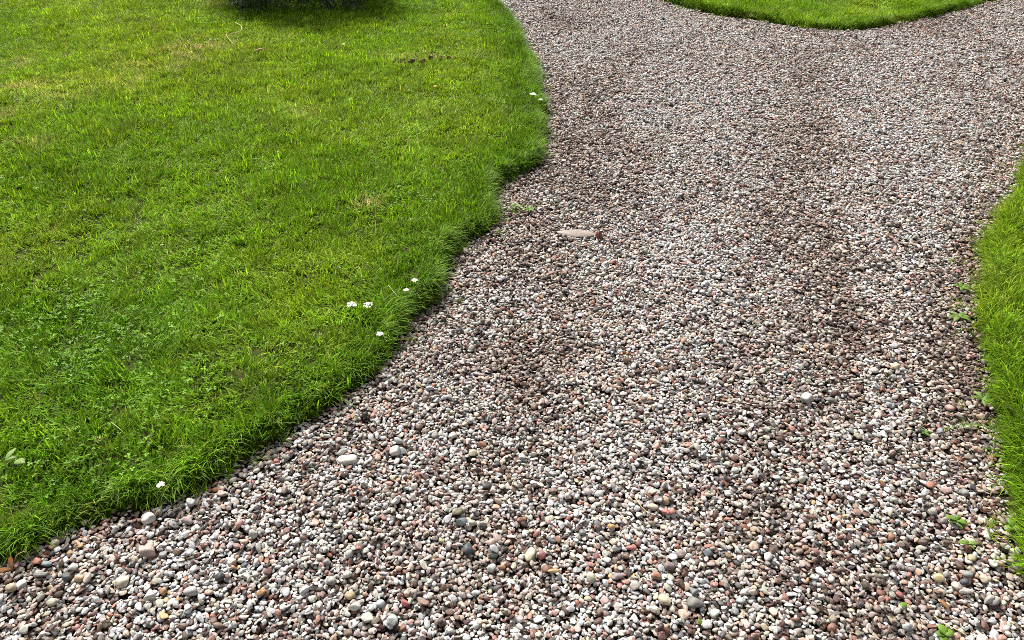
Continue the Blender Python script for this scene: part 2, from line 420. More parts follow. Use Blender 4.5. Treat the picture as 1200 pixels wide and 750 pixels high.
# stones that stand out in the photograph: pixel, width and height in pixels, turn, colour, flatness, label
STONES = [
 (407, 538, 22, 11, 12, (222, 216, 200), 0, 'off-white brick-shaped stone, longest pale stone in the middle gravel'),
 (401, 529, 15, 8, 35, (176, 176, 164), 1, 'grey-green oblong stone touching the off-white brick-shaped stone'),
 (175, 608, 15, 13, 0, (226, 222, 208), 2, 'large whitish rounded stone just below the lawn edge'),
 (176, 645, 19, 17, 0, (205, 172, 160), 2, 'pink triangular stone with a pointed top'),
 (143, 682, 16, 14, 10, (222, 208, 180), 1, 'big cream rounded stone near the lower edge'),
 (224, 590, 10, 11, 60, (206, 206, 200), 0, 'smooth pale grey egg-shaped stone close to the grass fringe'),
 (220, 610, 9, 12, 60, (206, 180, 176), 0, 'upright pinkish oval stone below the pale grey egg-shaped stone'),
 (536, 600, 18, 9, 52, (170, 162, 128), 0, 'olive-beige long oval stone lying aslant'),
 (541, 609, 11, 12, 70, (128, 142, 146), 0, 'blue-grey rounded stone beside the olive-beige oval stone'),
 (553, 612, 13, 7, 20, (196, 194, 178), 0, 'small pale flat stone next to the blue-grey rounded stone'),
 (622, 644, 21, 11, 66, (222, 214, 176), 0, 'pale yellow elongated stone standing aslant by the dark hollow'),
 (635, 648, 10, 9, 0, (176, 98, 92), 1, 'brick-red stone right beside the pale yellow elongated stone'),
 (548, 641, 14, 13, -40, (92, 98, 100), 0, 'dark slate stone on the rim of the dark hollow'),
 (574, 635, 11, 13, 60, (214, 172, 158), 2, 'salmon-pink wedge-shaped stone above the dark hollow'),
 (814, 705, 20, 14, 5, (140, 136, 130), 0, 'large smooth grey oval stone near the lower edge'),
 (779, 702, 16, 11, -25, (226, 212, 172), 0, 'cream-yellow oval stone beside the large smooth grey oval'),
 (812, 692, 11, 10, 40, (132, 140, 136), 2, 'grey-green triangular stone behind the large smooth grey oval'),
 (744, 686, 12, 10, 0, (208, 200, 184), 1, 'light beige round stone beside the cream-yellow oval stone'),
 (785, 661, 15, 10, 28, (150, 130, 126), 0, 'mauve-brown smooth stone above the cream-yellow oval stone'),
 (798, 646, 13, 10, 15, (178, 152, 148), 0, 'dusty pink rounded stone above the mauve-brown smooth stone'),
 (723, 675, 15, 9, 5, (168, 152, 152), 0, 'flat mauve-grey stone in the lower middle gravel'),
 (739, 641, 9, 14, 110, (206, 128, 112), 2, 'salmon-red pointed stone among grey pebbles'),
 (716, 618, 10, 8, -40, (214, 166, 78), 1, 'ochre-yellow stone, the only one amid grey pebbles there'),
 (830, 646, 9, 9, 0, (126, 136, 148), 0, 'blue-grey ball-shaped stone right of the dusty pink stone'),
 (868, 704, 11, 9, 0, (168, 182, 178), 1, 'pale greenish-grey stone right of the large smooth grey oval'),
 (862, 714, 9, 10, 0, (160, 168, 160), 0, 'grey-green rounded stone just below the pale greenish-grey stone'),
 (838, 717, 12, 9, 20, (196, 202, 192), 1, 'pale mottled stone below and right of the smooth grey oval'),
 (224, 696, 16, 10, 18, (200, 196, 192), 1, 'speckled light grey oval stone near the lower edge'),
 (258, 679, 12, 10, -10, (72, 76, 78), 0, 'charcoal rounded stone amid pale pebbles'),
 (286, 660, 9, 8, 20, (98, 110, 122), 0, 'slate-blue small stone right of the charcoal rounded stone'),
 (306, 695, 12, 8, 40, (204, 150, 88), 1, 'orange-tan stone near the lower edge'),
 (177, 699, 14, 11, 20, (206, 204, 188), 1, 'pale greenish wedge stone between the cream and speckled stones'),
 (86, 664, 11, 9, 0, (226, 220, 214), 0, 'white rounded stone in the lower corner gravel'),
 (77, 675, 10, 12, 60, (84, 90, 88), 2, 'dark grey angular stone below the white rounded stone'),
 (92, 676, 9, 11, 80, (226, 190, 140), 0, 'peach-coloured stone beside the dark grey angular stone'),
 (54, 659, 12, 6, 0, (138, 158, 160), 0, 'thin bluish flat stone next to a coral stone'),
 (43, 658, 10, 11, 60, (206, 122, 98), 1, 'coral-red stone next to the thin bluish flat stone'),
 (48, 672, 18, 7, 12, (150, 146, 136), 0, 'long grey narrow stone in the lower corner gravel'),
 (25, 685, 13, 10, 35, (224, 214, 210), 1, 'whitish-pink stone low by the left picture edge'),
 (14, 690, 11, 13, 70, (196, 178, 146), 1, 'tan stone beside the whitish-pink stone at the corner'),
 (60, 704, 13, 9, 5, (208, 200, 172), 0, 'cream-coloured flat stone at the bottom corner'),
 (64, 634, 10, 8, 20, (216, 206, 172), 0, 'yellowish-white stone against the lawn rim'),
 (46, 640, 9, 8, 40, (222, 214, 206), 1, 'white stone against the lawn rim, below the yellowish one'),
 (430, 722, 15, 14, 60, (216, 212, 196), 2, 'large off-white faceted stone at the bottom edge'),
 (415, 709, 11, 14, 100, (204, 202, 192), 0, 'pale grey upright stone above the faceted off-white stone'),
 (410, 696, 12, 9, 10, (206, 188, 130), 0, 'sandy yellow oval stone above the pale grey upright stone'),
 (445, 703, 11, 10, 50, (186, 192, 196), 1, 'bluish-white stone right of the pale grey upright stone'),
 (460, 728, 13, 12, 40, (192, 198, 196), 1, 'mottled bluish-white stone at the bottom edge'),
 (474, 704, 8, 10, 60, (192, 92, 96), 1, 'raspberry-red stone near the bottom edge'),
 (357, 692, 13, 8, 25, (208, 214, 212), 1, 'cool white wedge stone in the lower gravel'),
 (383, 656, 10, 9, 0, (164, 160, 150), 0, 'grey rounded stone in the lower gravel above the cool white wedge'),
 (388, 679, 12, 11, 20, (168, 160, 152), 1, 'brownish-grey stone right of the cool white wedge'),
 (407, 673, 11, 8, -15, (224, 220, 200), 0, 'ivory flat stone above the sandy yellow oval'),
 (576, 661, 12, 9, 25, (186, 190, 184), 1, 'pale grey oblong stone lying in the dark hollow'),
 (589, 658, 8, 5, 0, (214, 146, 96), 0, 'orange-buff small stone lying in the dark hollow'),
 (578, 648, 13, 7, 10, (96, 100, 90), 0, 'dark olive flat stone at the top of the hollow'),
 (640, 663, 11, 9, 15, (148, 96, 74), 1, 'rusty brown stone at the right rim of the hollow'),
 (649, 668, 6, 14, 80, (186, 158, 92), 2, 'mustard-brown narrow upright stone by the rusty brown stone'),
 (1049, 431, 11, 11, 0, (208, 184, 144), 0, 'buff round stone standing proud in the middle gravel at right'),
 (970, 405, 9, 8, 0, (184, 152, 130), 0, 'tan round stone in the middle gravel'),
 (1024, 434, 11, 8, 10, (214, 208, 202), 1, 'white flat stone left of the buff round stone'),
 (945, 468, 12, 11, 30, (188, 188, 182), 1, 'light grey blocky stone in the middle gravel at right'),
 (975, 467, 15, 7, -10, (134, 130, 122), 0, 'grey-brown long flat stone right of the light grey blocky stone'),
 (929, 502, 8, 7, 0, (196, 136, 116), 0, 'terracotta-pink round stone in the middle gravel'),
 (1132, 575, 11, 9, 0, (146, 146, 140), 0, 'grey domed stone near the right lawn fringe'),
 (1110, 573, 13, 8, -10, (206, 170, 160), 1, 'pale pink oblong stone left of the grey domed stone'),
 (1092, 601, 10, 9, 20, (162, 154, 140), 0, 'taupe rounded stone left of the seedlings'),
 (1140, 652, 10, 10, -30, (190, 174, 126), 0, 'khaki-yellow stone below the seedlings'),
 (1101, 675, 10, 11, 80, (216, 196, 128), 1, 'pale lemon stone at the lower right'),
 (1134, 672, 12, 8, -20, (152, 150, 146), 0, 'grey domed stone above a dark slate one at lower right'),
 (1131, 680, 11, 7, 0, (92, 96, 100), 0, 'dark slate stone under a grey domed stone at lower right'),
 (1153, 680, 9, 8, 0, (222, 204, 166), 0, 'cream ball-shaped stone at lower right'),
 (1133, 693, 17, 7, -12, (178, 170, 160), 0, 'long pale curved stone at lower right'),
 (1164, 706, 10, 12, 115, (198, 192, 184), 0, 'whitish oval stone leaning at lower right'),
 (1157, 705, 8, 14, 115, (176, 172, 162), 0, 'grey slanting oval stone beside the whitish leaning one'),
 (1164, 728, 8, 12, 100, (172, 172, 170), 1, 'speckled grey upright stone at lower right'),
 (1063, 735, 9, 10, 120, (186, 190, 192), 0, 'pale blue-grey egg-shaped stone at lower right'),
 (1151, 748, 14, 10, 10, (226, 220, 190), 0, 'ivory domed stone cut by the bottom edge'),
 (1056, 693, 10, 7, -20, (186, 108, 92), 1, 'reddish angular stone right above the tiny lime leaf'),
 (683, 624, 10, 8, 0, (134, 136, 134), 0, 'grey ball-shaped stone left of the ochre-yellow stone'),
 (700, 650, 8, 8, 0, (176, 112, 112), 0, 'rose-red round stone left of the salmon-red pointed stone'),
 (765, 592, 14, 8, -10, (206, 192, 164), 1, 'beige flat angular stone above the red stones'),
 (781, 599, 8, 9, 40, (206, 124, 106), 2, 'salmon-red stone, left of a matching pair'),
 (788, 600, 8, 8, -40, (202, 130, 112), 2, 'salmon-red stone, right of a matching pair'),
 (467, 518, 8, 10, 60, (190, 194, 194), 0, 'pale bluish upright stone right of the off-white brick-shaped stone'),
 (471, 528, 11, 9, -30, (176, 186, 184), 2, 'bluish-grey angular stone near the middle gravel'),
 (463, 530, 12, 10, 0, (216, 210, 200), 1, 'white blocky stone left of the bluish-grey angular stone'),
]
nst = len(STONES)
sx_ = np.array([px2w(s[0], s[1]) for s in STONES]); ssc = np.array([ppm(s[0], s[1]) for s in STONES])
sa = np.array([s[2] for s in STONES])/ssc/2; sb = np.array([s[3] for s in STONES])/ssc/2*1.12
sc_ = np.minimum(sa, sb)*np.array([.72, .78, .82])[[s[6] for s in STONES]]
n_before = sum(len(v) for v in peb['x'])
PW2 = PW; PW = 12; oy, ox = np.mgrid[-PW:PW+1, -PW:PW+1]; OFX, OFY = ox.ravel(), oy.ravel()
for i in range(nst):
    s_ = slice(i, i+1)
    drop(sx_[s_, 0].copy(), sx_[s_, 1].copy(), sa[s_], sb[s_], sc_[s_], np.radians([STONES[i][4]]).astype(float), tries=1, settle=.55)
PW = PW2; oy, ox = np.mgrid[-PW:PW+1, -PW:PW+1]; OFX, OFY = ox.ravel(), oy.ravel()
P = {k: np.concatenate(v) for k, v in peb.items()}
# keep only the pebbles that still show at the surface
expo = np.zeros(len(P['x']))
for s0 in range(0, len(expo), 20000):
    s_ = slice(s0, s0+20000)
    JX, JY, m, q, sl = ell(P['x'][s_], P['y'][s_], P['a'][s_], P['b'][s_], P['yaw'][s_], P['sx'][s_], P['sy'][s_])
    top = P['z'][s_][:, None]+sl+P['c'][s_][:, None]*q
    expo[s_] = ((top > H[JY, JX]-.0015) & m).sum(1)/np.maximum(m.sum(1), 1)
near_top = np.zeros(len(expo), bool)
# colours
PAL = np.array([(186, 178, 170), (200, 184, 174), (214, 206, 196), (150, 145, 140), (150, 152, 143), (128, 136, 142), (116, 96, 84), (150, 100, 78), (172, 128, 118), (210, 198, 168), (224, 220, 212), (80, 78, 80), (184, 146, 92), (92, 66, 58), (196, 158, 140)])
PWT = np.array([22, 16, 14, 9, 5, 2.5, 12, 4.5, 5, 5, 7, 10, .9, 10, 6.]); PWT /= PWT.sum()
n = len(P['x']); ci = rng.choice(len(PAL), n, p=PWT)
colr = s2l(PAL[ci].astype(float))*np.exp(rng.normal(0, .2, (n, 1)))*np.exp(rng.normal(0, .05, (n, 3)))
def blob(x, y, px, py, rx, ry):           # a patch given in photo pixels, laid on the ground
    cx, cy = px2w(px, py); s = ppm(px, py); fy = s*math.sin(math.atan2(CAM_H, float(cy)))
    return np.exp(-(((x-cx)*s/rx)**2+((y-cy)*fy/ry)**2))
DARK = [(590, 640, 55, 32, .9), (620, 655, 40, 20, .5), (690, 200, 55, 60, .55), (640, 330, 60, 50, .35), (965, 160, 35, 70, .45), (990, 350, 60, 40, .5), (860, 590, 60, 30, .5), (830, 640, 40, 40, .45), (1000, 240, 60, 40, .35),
        (720, 420, 80, 30, .35), (650, 480, 60, 40, .3), (905, 70, 40, 10, .6), (560, 690, 60, 30, .4), (330, 530, 60, 25, .5), (470, 620, 60, 40, .3), (1090, 640, 60, 50, .4), (900, 680, 70, 40, .3), (1110, 480, 30, 120, .4), (70, 690, 60, 25, .45)]
PALE = [(760, 120, 120, 25, .5), (860, 170, 30, 60, .5), (800, 330, 60, 30, .4), (720, 300, 60, 25, .35), (1040, 180, 60, 60, .4), (780, 460, 70, 30, .4), (460, 530, 60, 30, .4), (900, 440, 70, 50, .4), (260, 640, 60, 40, .4), (1060, 90, 60, 40, .4), (720, 650, 80, 40, .3), (400, 600, 60, 40, .3)]
def wear(x, y):
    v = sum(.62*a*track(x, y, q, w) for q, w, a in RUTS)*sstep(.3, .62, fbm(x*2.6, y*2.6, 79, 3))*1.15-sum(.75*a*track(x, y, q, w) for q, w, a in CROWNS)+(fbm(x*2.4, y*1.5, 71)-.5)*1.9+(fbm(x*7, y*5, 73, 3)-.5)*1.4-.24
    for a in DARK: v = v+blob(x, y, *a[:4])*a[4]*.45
    for a in PALE: v = v-blob(x, y, *a[:4])*a[4]*.45
    return v
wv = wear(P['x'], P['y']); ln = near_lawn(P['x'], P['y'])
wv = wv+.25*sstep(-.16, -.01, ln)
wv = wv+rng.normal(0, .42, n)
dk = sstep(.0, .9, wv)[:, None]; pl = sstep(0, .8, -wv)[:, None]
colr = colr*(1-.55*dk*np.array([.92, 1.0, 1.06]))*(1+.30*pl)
rust = np.clip(sstep(-.30, -.03, ln)*.55+sstep(.52, .72, fbm(P['x']*2.3, P['y']*2.3, 77))*.4, 0, 1)*(rng.random(n) < .6)
colr = colr*(1-rust[:, None]*np.array([.03, .17, .28]))
lum = colr.mean(1, keepdims=True); colr = lum+(colr-lum)*.72
colr = np.clip(colr*.92*np.array([1.055, .985, .935])*1.06, .012, .52)
# orientation
def tilt_euler(yaw, sx, sy):
    nrm = np.stack([-sx, -sy, np.ones_like(sx)], 1); nrm /= np.linalg.norm(nrm, axis=1, keepdims=True)
    t = np.stack([np.cos(yaw), np.sin(yaw), np.zeros_like(yaw)], 1); t -= nrm*(t*nrm).sum(1, keepdims=True); t /= np.linalg.norm(t, axis=1, keepdims=True)
    b = np.cross(nrm, t)
    return np.stack([np.arctan2(b[:, 2], nrm[:, 2]), -np.arcsin(np.clip(t[:, 2], -1, 1)), np.arctan2(t[:, 1], t[:, 0])], 1)
turn = tilt_euler(P['yaw'], P['sx']+rng.normal(0, .18, n)*(np.arange(n) < n_before), P['sy']+rng.normal(0, .18, n)*(np.arange(n) < n_before))
kind_i = rng.integers(0, 24, n)
POS = np.stack([P['x'], P['y'], P['z']], 1); SCL = np.stack([P['a'], P['b'], P['c']], 1)
body = np.arange(n) < n_before
# the 300 pebbles that show largest: objects of their own, pieces of the path
ppx, ppy, psc = w2px(P['x'], P['y'])
seen = body & (ppx > 6) & (ppx < 1194) & (ppy > 4) & (ppy < 744) & (expo > .55)
score = np.where(seen, np.sqrt(P['a']*P['b'])*psc*expo, 0); big = np.argsort(-score)[:300]
single = np.zeros(n, bool); single[big] = True
for i in big:
    o = bpy.data.objects.new('pebble', PEB[kind_i[i]]); col.objects.link(o); o.parent = path
    o.location = POS[i]; o.rotation_euler = turn[i]; o.scale = SCL[i]; o['stone_colour'] = [float(v) for v in colr[i]]
rest = body & ~single & (expo > .02)
gravel = points_obj('gravel', POS[rest], turn[rest], SCL[rest], kind_i[rest], colr[rest], 'stone_colour', peb_protos, parent=path)
tag(gravel, kind='stuff', label='mixed grey, pink and brown pebbles covering the whole path')
print('PEBBLES', n, rest.sum())
def shaped(kind):                      # a worn block and a worn wedge, for the stones of that outline
    me = PEB[0 if kind == 'block' else 4].copy(); co = np.empty(len(me.vertices)*3); me.vertices.foreach_get('co', co); co = co.reshape(-1, 3)
    if kind == 'block':
        u = co/np.linalg.norm(co, axis=1, keepdims=True); co = np.sign(u)*np.abs(u)**.42; co *= 1+.05*np.sin(co[:, [1, 2, 0]]*3+1)
    else:
        u = co/np.linalg.norm(co, axis=1, keepdims=True); t = (u[:, 1:2]+1)/2; r_ = np.sqrt(np.clip(1-u[:, 1:2]**2, 1e-6, 1)); pr = (1.0-.86*t)*np.minimum(1, np.sqrt(np.clip(t/.14, 0, 1)))*np.minimum(1, np.sqrt(np.clip((1-t)/.05, 0, 1)))
        co = np.concatenate([u[:, 0:1]/r_*pr, u[:, 1:2], u[:, 2:3]/r_*pr*.8+.3*t], 1)*(1+.05*np.sin(co*4+1))
    h = (co.max(0)-co.min(0))/2; co = (co-(co.max(0)+co.min(0))/2)/h
    me.vertices.foreach_set('co', co.ravel()); me.update(); return me
BLOCK, WEDGE = shaped('block'), shaped('wedge')
shape_for = {0: [0, 4, 8, 12, 16, 20], 1: [1, 5, 9, 13, 17, 21], 2: [2, 6, 10, 14, 18, 22]}
for i, s in enumerate(STONES):
    j = n_before+i
    me_ = BLOCK if ('brick-shaped' in s[7].split(',')[0] and 'touching' not in s[7] and 'right of' not in s[7]) or 'blocky' in s[7].split(' right')[0] else None
    if s[7].startswith(('pink triangular', 'grey-green triangular', 'salmon-pink wedge', 'salmon-red pointed', 'cool white wedge', 'pale greenish wedge')): me_ = WEDGE
    o = bpy.data.objects.new('stone', me_ or PEB[shape_for[s[6]][i % 6]]); col.objects.link(o)
    o.location = POS[j]; o.rotation_euler = turn[j]; o.scale = SCL[j]
    o['stone_colour'] = [float(v) for v in (s2l(s[5])*.75+s2l(s[5]).mean()*.25)*.8]
    tag(o, s[7], 'stone', 'single stones that stand out in the gravel')
def surf(x, y):
    j = int((x-HX0)/HS); i = int((y-HY0)/HS); return float(H[max(0, i-2):i+3, max(0, j-2):j+3].mean())

# ------------------------------------------------------------------ grass
def blade(v, f, t, base, az, lean, length, width, curl, twist, tint, seg=3):
    p = np.array(base, float); a = lean; n0 = len(v)
    for i in range(seg+1):
        w = width*.5*(1-(i/seg)**1.6)*(1 if i else .75)
        s = np.array([-math.sin(az+twist*i/seg), math.cos(az+twist*i/seg), 0])
        if i < seg: v.append(p-s*w); v.append(p+s*w); t += [tint, tint]
        else: v.append(p.copy()); t.append(tint)
        d = np.array([math.cos(az)*math.sin(a), math.sin(az)*math.sin(a), math.cos(a)])
        p = p+d*length/seg; a += curl/seg
    for i in range(seg-1): f.append((n0+2*i, n0+2*i+1, n0+2*i+3, n0+2*i+2))
    k = n0+2*(seg-1); f.append((k, k+1, k+2))
def tuft_proto(name, spec, mat):
    v, f, t = [], [], []
    for q in spec: blade(v, f, t, *q)
    o = mesh_obj(name, v, f, mat, link=False, smooth=True)
    ca = o.data.color_attributes.new('tint', 'FLOAT_COLOR', 'POINT')
    ca.data.foreach_set('color', np.array([[*c, 1] for c in t], np.float32).ravel())
    return o
def rtint(r):
    k = math.exp(r.gauss(0, .32)); u = r.random()
    if u < .075: return (1.5*k, 1.15*k, 1.6*k)                # dry blade
    if u < .16: return (1.35*k, 1.3*k, 1.25*k)               # pale young blade
    return (k*(1+r.gauss(0, .08)), k, k*(1+r.gauss(0, .1)))
def lawn_spec(i):
    r = random.Random(500+i); out = []; az0 = 0.0; bias = r.uniform(.55, .95)
    for _ in range(13):
        q = r.uniform(0, 6.28); rad = .026*math.sqrt(r.random())
        az = az0+r.gauss(0, .55) if r.random() < bias else r.uniform(0, 6.28)
        out.append(((rad*math.cos(q), rad*math.sin(q), -.004), az, abs(r.gauss(.55, .45)), r.uniform(.022, .052), r.uniform(.0034, .0066), r.uniform(.2, 1.3), r.gauss(0, .5), rtint(r)))
    return out
def fringe_spec(i):                      # long blades arching out over the rim, +X is outward
    r = random.Random(900+i); out = []
    for _ in range(13):
        out.append(((r.uniform(-.02, .012), r.uniform(-.022, .022), -.006), r.gauss(0, 1.0), r.uniform(.2, 1.05), r.uniform(.045, .105), r.uniform(.003, .0052), r.uniform(.7, 1.9), r.gauss(0, .4), rtint(r)))
    return out
def clover_proto(i):
    r = random.Random(1300+i); v, f, t = [], [], []
    for _ in range(4):
        q = r.uniform(0, 6.28); rad = .04*math.sqrt(r.random()); x, y = rad*math.cos(q), rad*math.sin(q); h = r.uniform(.018, .040)
        nx, ny = r.gauss(0, .3), r.gauss(0, .3); L = r.uniform(.0045, .0085); a0 = r.uniform(0, 6.28); k = math.exp(r.gauss(0, .18))
        blade(v, f, t, (x*.6, y*.6, 0), math.atan2(y, x), .3, h*.95, .0016, .1, 0, (.9*k, .9*k, .8*k), 2)
        for m_ in range(3):
            a = a0+m_*2.094; ca, sa_ = math.cos(a), math.sin(a); n0 = len(v)
            for (u, w) in ((0, 0), (.5, .42), (.95, .40), (1.08, 0), (.95, -.40), (.5, -.42)):
                px_, py_ = (ca*u-sa_*w)*L, (sa_*u+ca*w)*L
                v.append(np.array([x+px_, y+py_, h+nx*px_+ny*py_+(.0012 if w else 0)])); t.append((k, k, k))
            f += [(n0, n0+1, n0+2, n0+3), (n0, n0+3, n0+4, n0+5)]
    o = mesh_obj('clover_kind_%02d' % i, v, f, M_CLOVER, link=False)
    ca = o.data.color_attributes.new('tint', 'FLOAT_COLOR', 'POINT'); ca.data.foreach_set('color', np.array([[*c, 1] for c in t], np.float32).ravel())
    return o
NT, NFR = 20, 10
tufts = [tuft_proto('tuft_kind_%02d' % i, lawn_spec(i), M_BLADE) for i in range(NT)]
fringes = [tuft_proto('tuft_kind_%02d' % (NT+i), fringe_spec(i), M_BLADE) for i in range(NFR)]
clovers = [clover_proto(i) for i in range(8)]
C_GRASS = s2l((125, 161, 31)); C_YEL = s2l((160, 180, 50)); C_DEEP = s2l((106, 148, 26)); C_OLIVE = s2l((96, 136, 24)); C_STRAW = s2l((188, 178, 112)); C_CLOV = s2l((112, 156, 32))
STRAW = [(200, 78, 60, 14, .7), (235, 60, 30, 8, .9), (152, 102, 20, 8, .8), (10, 85, 20, 14, .9), (30, 108, 25, 8, .9), (80, 120, 30, 6, .7), (435, 247, 18, 8, 1.0), (505, 70, 55, 5, .8), (15, 140, 25, 8, .6), (30, 180, 40, 10, .5),
         (255, 12, 40, 8, .3), (1170, 330, 20, 20, .3), (350, 140, 30, 8, .45), (230, 122, 14, 5, .5), (915, 24, 40, 5, .4)]
YEL = [(170, 70, 110, 40, .7), (120, 20, 120, 30, .5), (420, 120, 160, 60, .35), (300, 60, 60, 30, .5), (540, 60, 60, 60, .35), (30, 300, 120, 60, .35), (300, 320, 100, 40, .25), (1185, 300, 40, 80, .5)]
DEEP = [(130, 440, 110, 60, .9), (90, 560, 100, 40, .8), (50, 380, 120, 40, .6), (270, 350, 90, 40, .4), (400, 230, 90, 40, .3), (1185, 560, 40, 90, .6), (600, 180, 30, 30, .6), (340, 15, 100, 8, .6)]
CLOV = [(110, 420, 110, 50, 1.0), (60, 360, 90, 40, .7), (150, 480, 80, 40, .7), (480, 240, 60, 20, .6), (280, 370, 60, 30, .6), (90, 560, 90, 40, .6), (250, 300, 90, 30, .3), (560, 60, 60, 30, .3), (1190, 300, 20, 60, .4), (330, 30, 60, 8, .5)]
def grass_colour(x, y, sd, olive):
    nn = len(x); f1 = fbm(x*1.3, y*1.3, 81); f2 = fbm(x*5, y*5, 83, 3)
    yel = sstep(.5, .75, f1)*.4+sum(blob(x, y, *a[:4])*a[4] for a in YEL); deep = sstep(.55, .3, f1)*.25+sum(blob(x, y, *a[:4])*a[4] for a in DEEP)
    straw = sum(blob(x, y, *a[:4])*a[4] for a in STRAW)*sstep(.38, .68, fbm(x*12, y*12, 89, 3))*1.0*rng.uniform(.2, 1.4, nn)
    yel = np.clip(yel, 0, 1)[:, None]; deep = np.clip(deep, 0, 1)[:, None]; straw = np.clip(straw+(rng.random(nn) < .02)*.4, 0, .9)[:, None]
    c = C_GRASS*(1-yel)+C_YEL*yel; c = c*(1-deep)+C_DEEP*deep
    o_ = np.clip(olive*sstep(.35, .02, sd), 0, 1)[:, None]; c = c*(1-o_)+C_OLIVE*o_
    c = c*(1-straw)+C_STRAW*straw
    return c*np.exp(rng.normal(0, .13, (nn, 1)))*(.75+.5*f2[:, None])*np.exp(rng.normal(0, .05, (nn, 3)))
def flow(x, y): return (fbm(x*3.2, y*3.2, 111, 3)-.5)*16+(fbm(x*11, y*11, 113, 2)-.5)*5
def scatter_lawn(key, edge, poly, label, dens=2200):
    bx = LBOX[key]; A = (bx[1]-bx[0])*(bx[3]-bx[2]); N = int(A*dens)
    x = rng.uniform(bx[0], bx[1], N); y = rng.uniform(bx[2], bx[3], N)
    k = in_view(x, y, .75); x, y = x[k], y[k]
    k = inside(poly, x, y); x, y = x[k], y[k]
    sd = edge_dist(edge, x, y); k = sd > .012; x, y, sd = x[k], y[k], sd[k]
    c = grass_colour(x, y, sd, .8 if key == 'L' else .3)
    bare = sum(blob(x, y, *a[:4]) for a in [(435, 246, 10, 4), (478, 73, 20, 4), (515, 69, 18, 3), (152, 102, 10, 4)])
    k = rng.random(len(x)) > bare*.75; x, y, sd, c = x[k], y[k], sd[k], c[k]
    z = -.075+(.105+lawn_z(x, y))*sstep(-.035, .05, sd)
    hgt = (.62+.75*fbm(x*2.2, y*2.2, 91))*(.45+1.1*fbm(x*13, y*13, 93, 2))*np.exp(rng.normal(0, .1, len(x)))*(1+.3*sstep(.25, .03, sd)); hgt = np.clip(hgt, .62, 1.6)
    wid = .85+.3*rng.random(len(x))
    S = np.stack([wid, wid, hgt], 1); R = np.stack([rng.normal(0, .1, len(x)), rng.normal(0, .1, len(x)), flow(x, y)+rng.normal(0, .55, len(x))], 1)
    idx = rng.integers(0, NT, len(x)); Pn = np.stack([x, y, z], 1)
    # fringe along the rim
    seg = np.diff(edge, axis=0); L = np.hypot(seg[:, 0], seg[:, 1]); nf = (L*330).astype(int)+1
    fx, fy, fr = [], [], []
    for i in range(len(seg)):
        if np.linalg.norm(edge[i]) > 11: continue
        t = rng.random(nf[i]); fx.append(edge[i, 0]+seg[i, 0]*t); fy.append(edge[i, 1]+seg[i, 1]*t)
        nrm = np.array([seg[i, 1], -seg[i, 0]]); tx, ty = edge[i]+nrm/L[i]*.02+seg[i]*.5
        if inside(poly, np.array([tx]), np.array([ty]))[0]: nrm = -nrm
        fr.append(np.full(nf[i], math.atan2(nrm[1], nrm[0])))
    fx, fy, fr = map(np.concatenate, (fx, fy, fr)); ins = np.abs(rng.normal(0, .03, len(fx)))+.014
    fx = fx-np.cos(fr)*ins; fy = fy-np.sin(fr)*ins
    k = in_view(fx, fy, .75); fx, fy, fr, ins = fx[k], fy[k], fr[k], ins[k]
    fz = -.075+(.105+lawn_z(fx, fy))*sstep(-.035, .05, ins)
    clump = fbm(fx*7, fy*7, 97, 2); k = rng.random(len(fx)) < .25+1.5*np.clip(clump-.25, 0, 1); fx, fy, fr, ins, fz, clump = [q[k] for q in (fx, fy, fr, ins, fz, clump)]
    droop = -fr*0
    fs = (.5+.65*clump)*(1.12 if key == 'R' else 1.0)*np.exp(rng.normal(0, .12, len(fx)))
    Pf = np.stack([fx, fy, fz], 1); Rf = np.stack([rng.normal(0, .08, len(fx)), rng.normal(0, .08, len(fx)), fr+rng.normal(0, .35, len(fx))+(fbm(fx*5, fy*5, 117, 2)-.5)*2.6], 1)
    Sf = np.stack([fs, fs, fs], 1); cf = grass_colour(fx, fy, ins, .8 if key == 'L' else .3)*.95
    # stray tufts creeping into the gravel
    ks = rng.integers(0, len(fx), int(len(fx)*.06)); so = rng.exponential(.028, len(ks))
    qx = fx[ks]+np.cos(fr[ks])*(ins[ks]+so); qy = fy[ks]+np.sin(fr[ks])*(ins[ks]+so)
    Pq = np.stack([qx, qy, path_z(qx, qy)-.004], 1); Rq = np.stack([qx*0, qx*0, rng.uniform(0, 6.28, len(qx))], 1); sq = rng.uniform(.35, .75, len(qx))
    Pf = np.concatenate([Pf, Pq]); Rf = np.concatenate([Rf, Rq]); Sf = np.concatenate([Sf, np.stack([sq, sq, sq], 1)]); cf = np.concatenate([cf, cf[ks]])
    fx = Pf[:, 0]
    o = points_obj('grass', np.concatenate([Pn, Pf]), np.concatenate([R, Rf]), np.concatenate([S, Sf]), np.concatenate([idx, NT+rng.integers(0, NFR, len(fx))]),
                   np.concatenate([c, cf]), 'blade_colour', tufts+fringes)
    tag(o, label, 'grass', kind='stuff')
    print('GRASS', key, len(x), len(fx))
scatter_lawn('L', eL, pL, 'short green grass of the broad lawn left of the path')
scatter_lawn('F', eF, pF, 'short green grass on the tongue of lawn between the forking paths')
scatter_lawn('R', eR, pR, 'lush green grass on the lawn strip right of the path')
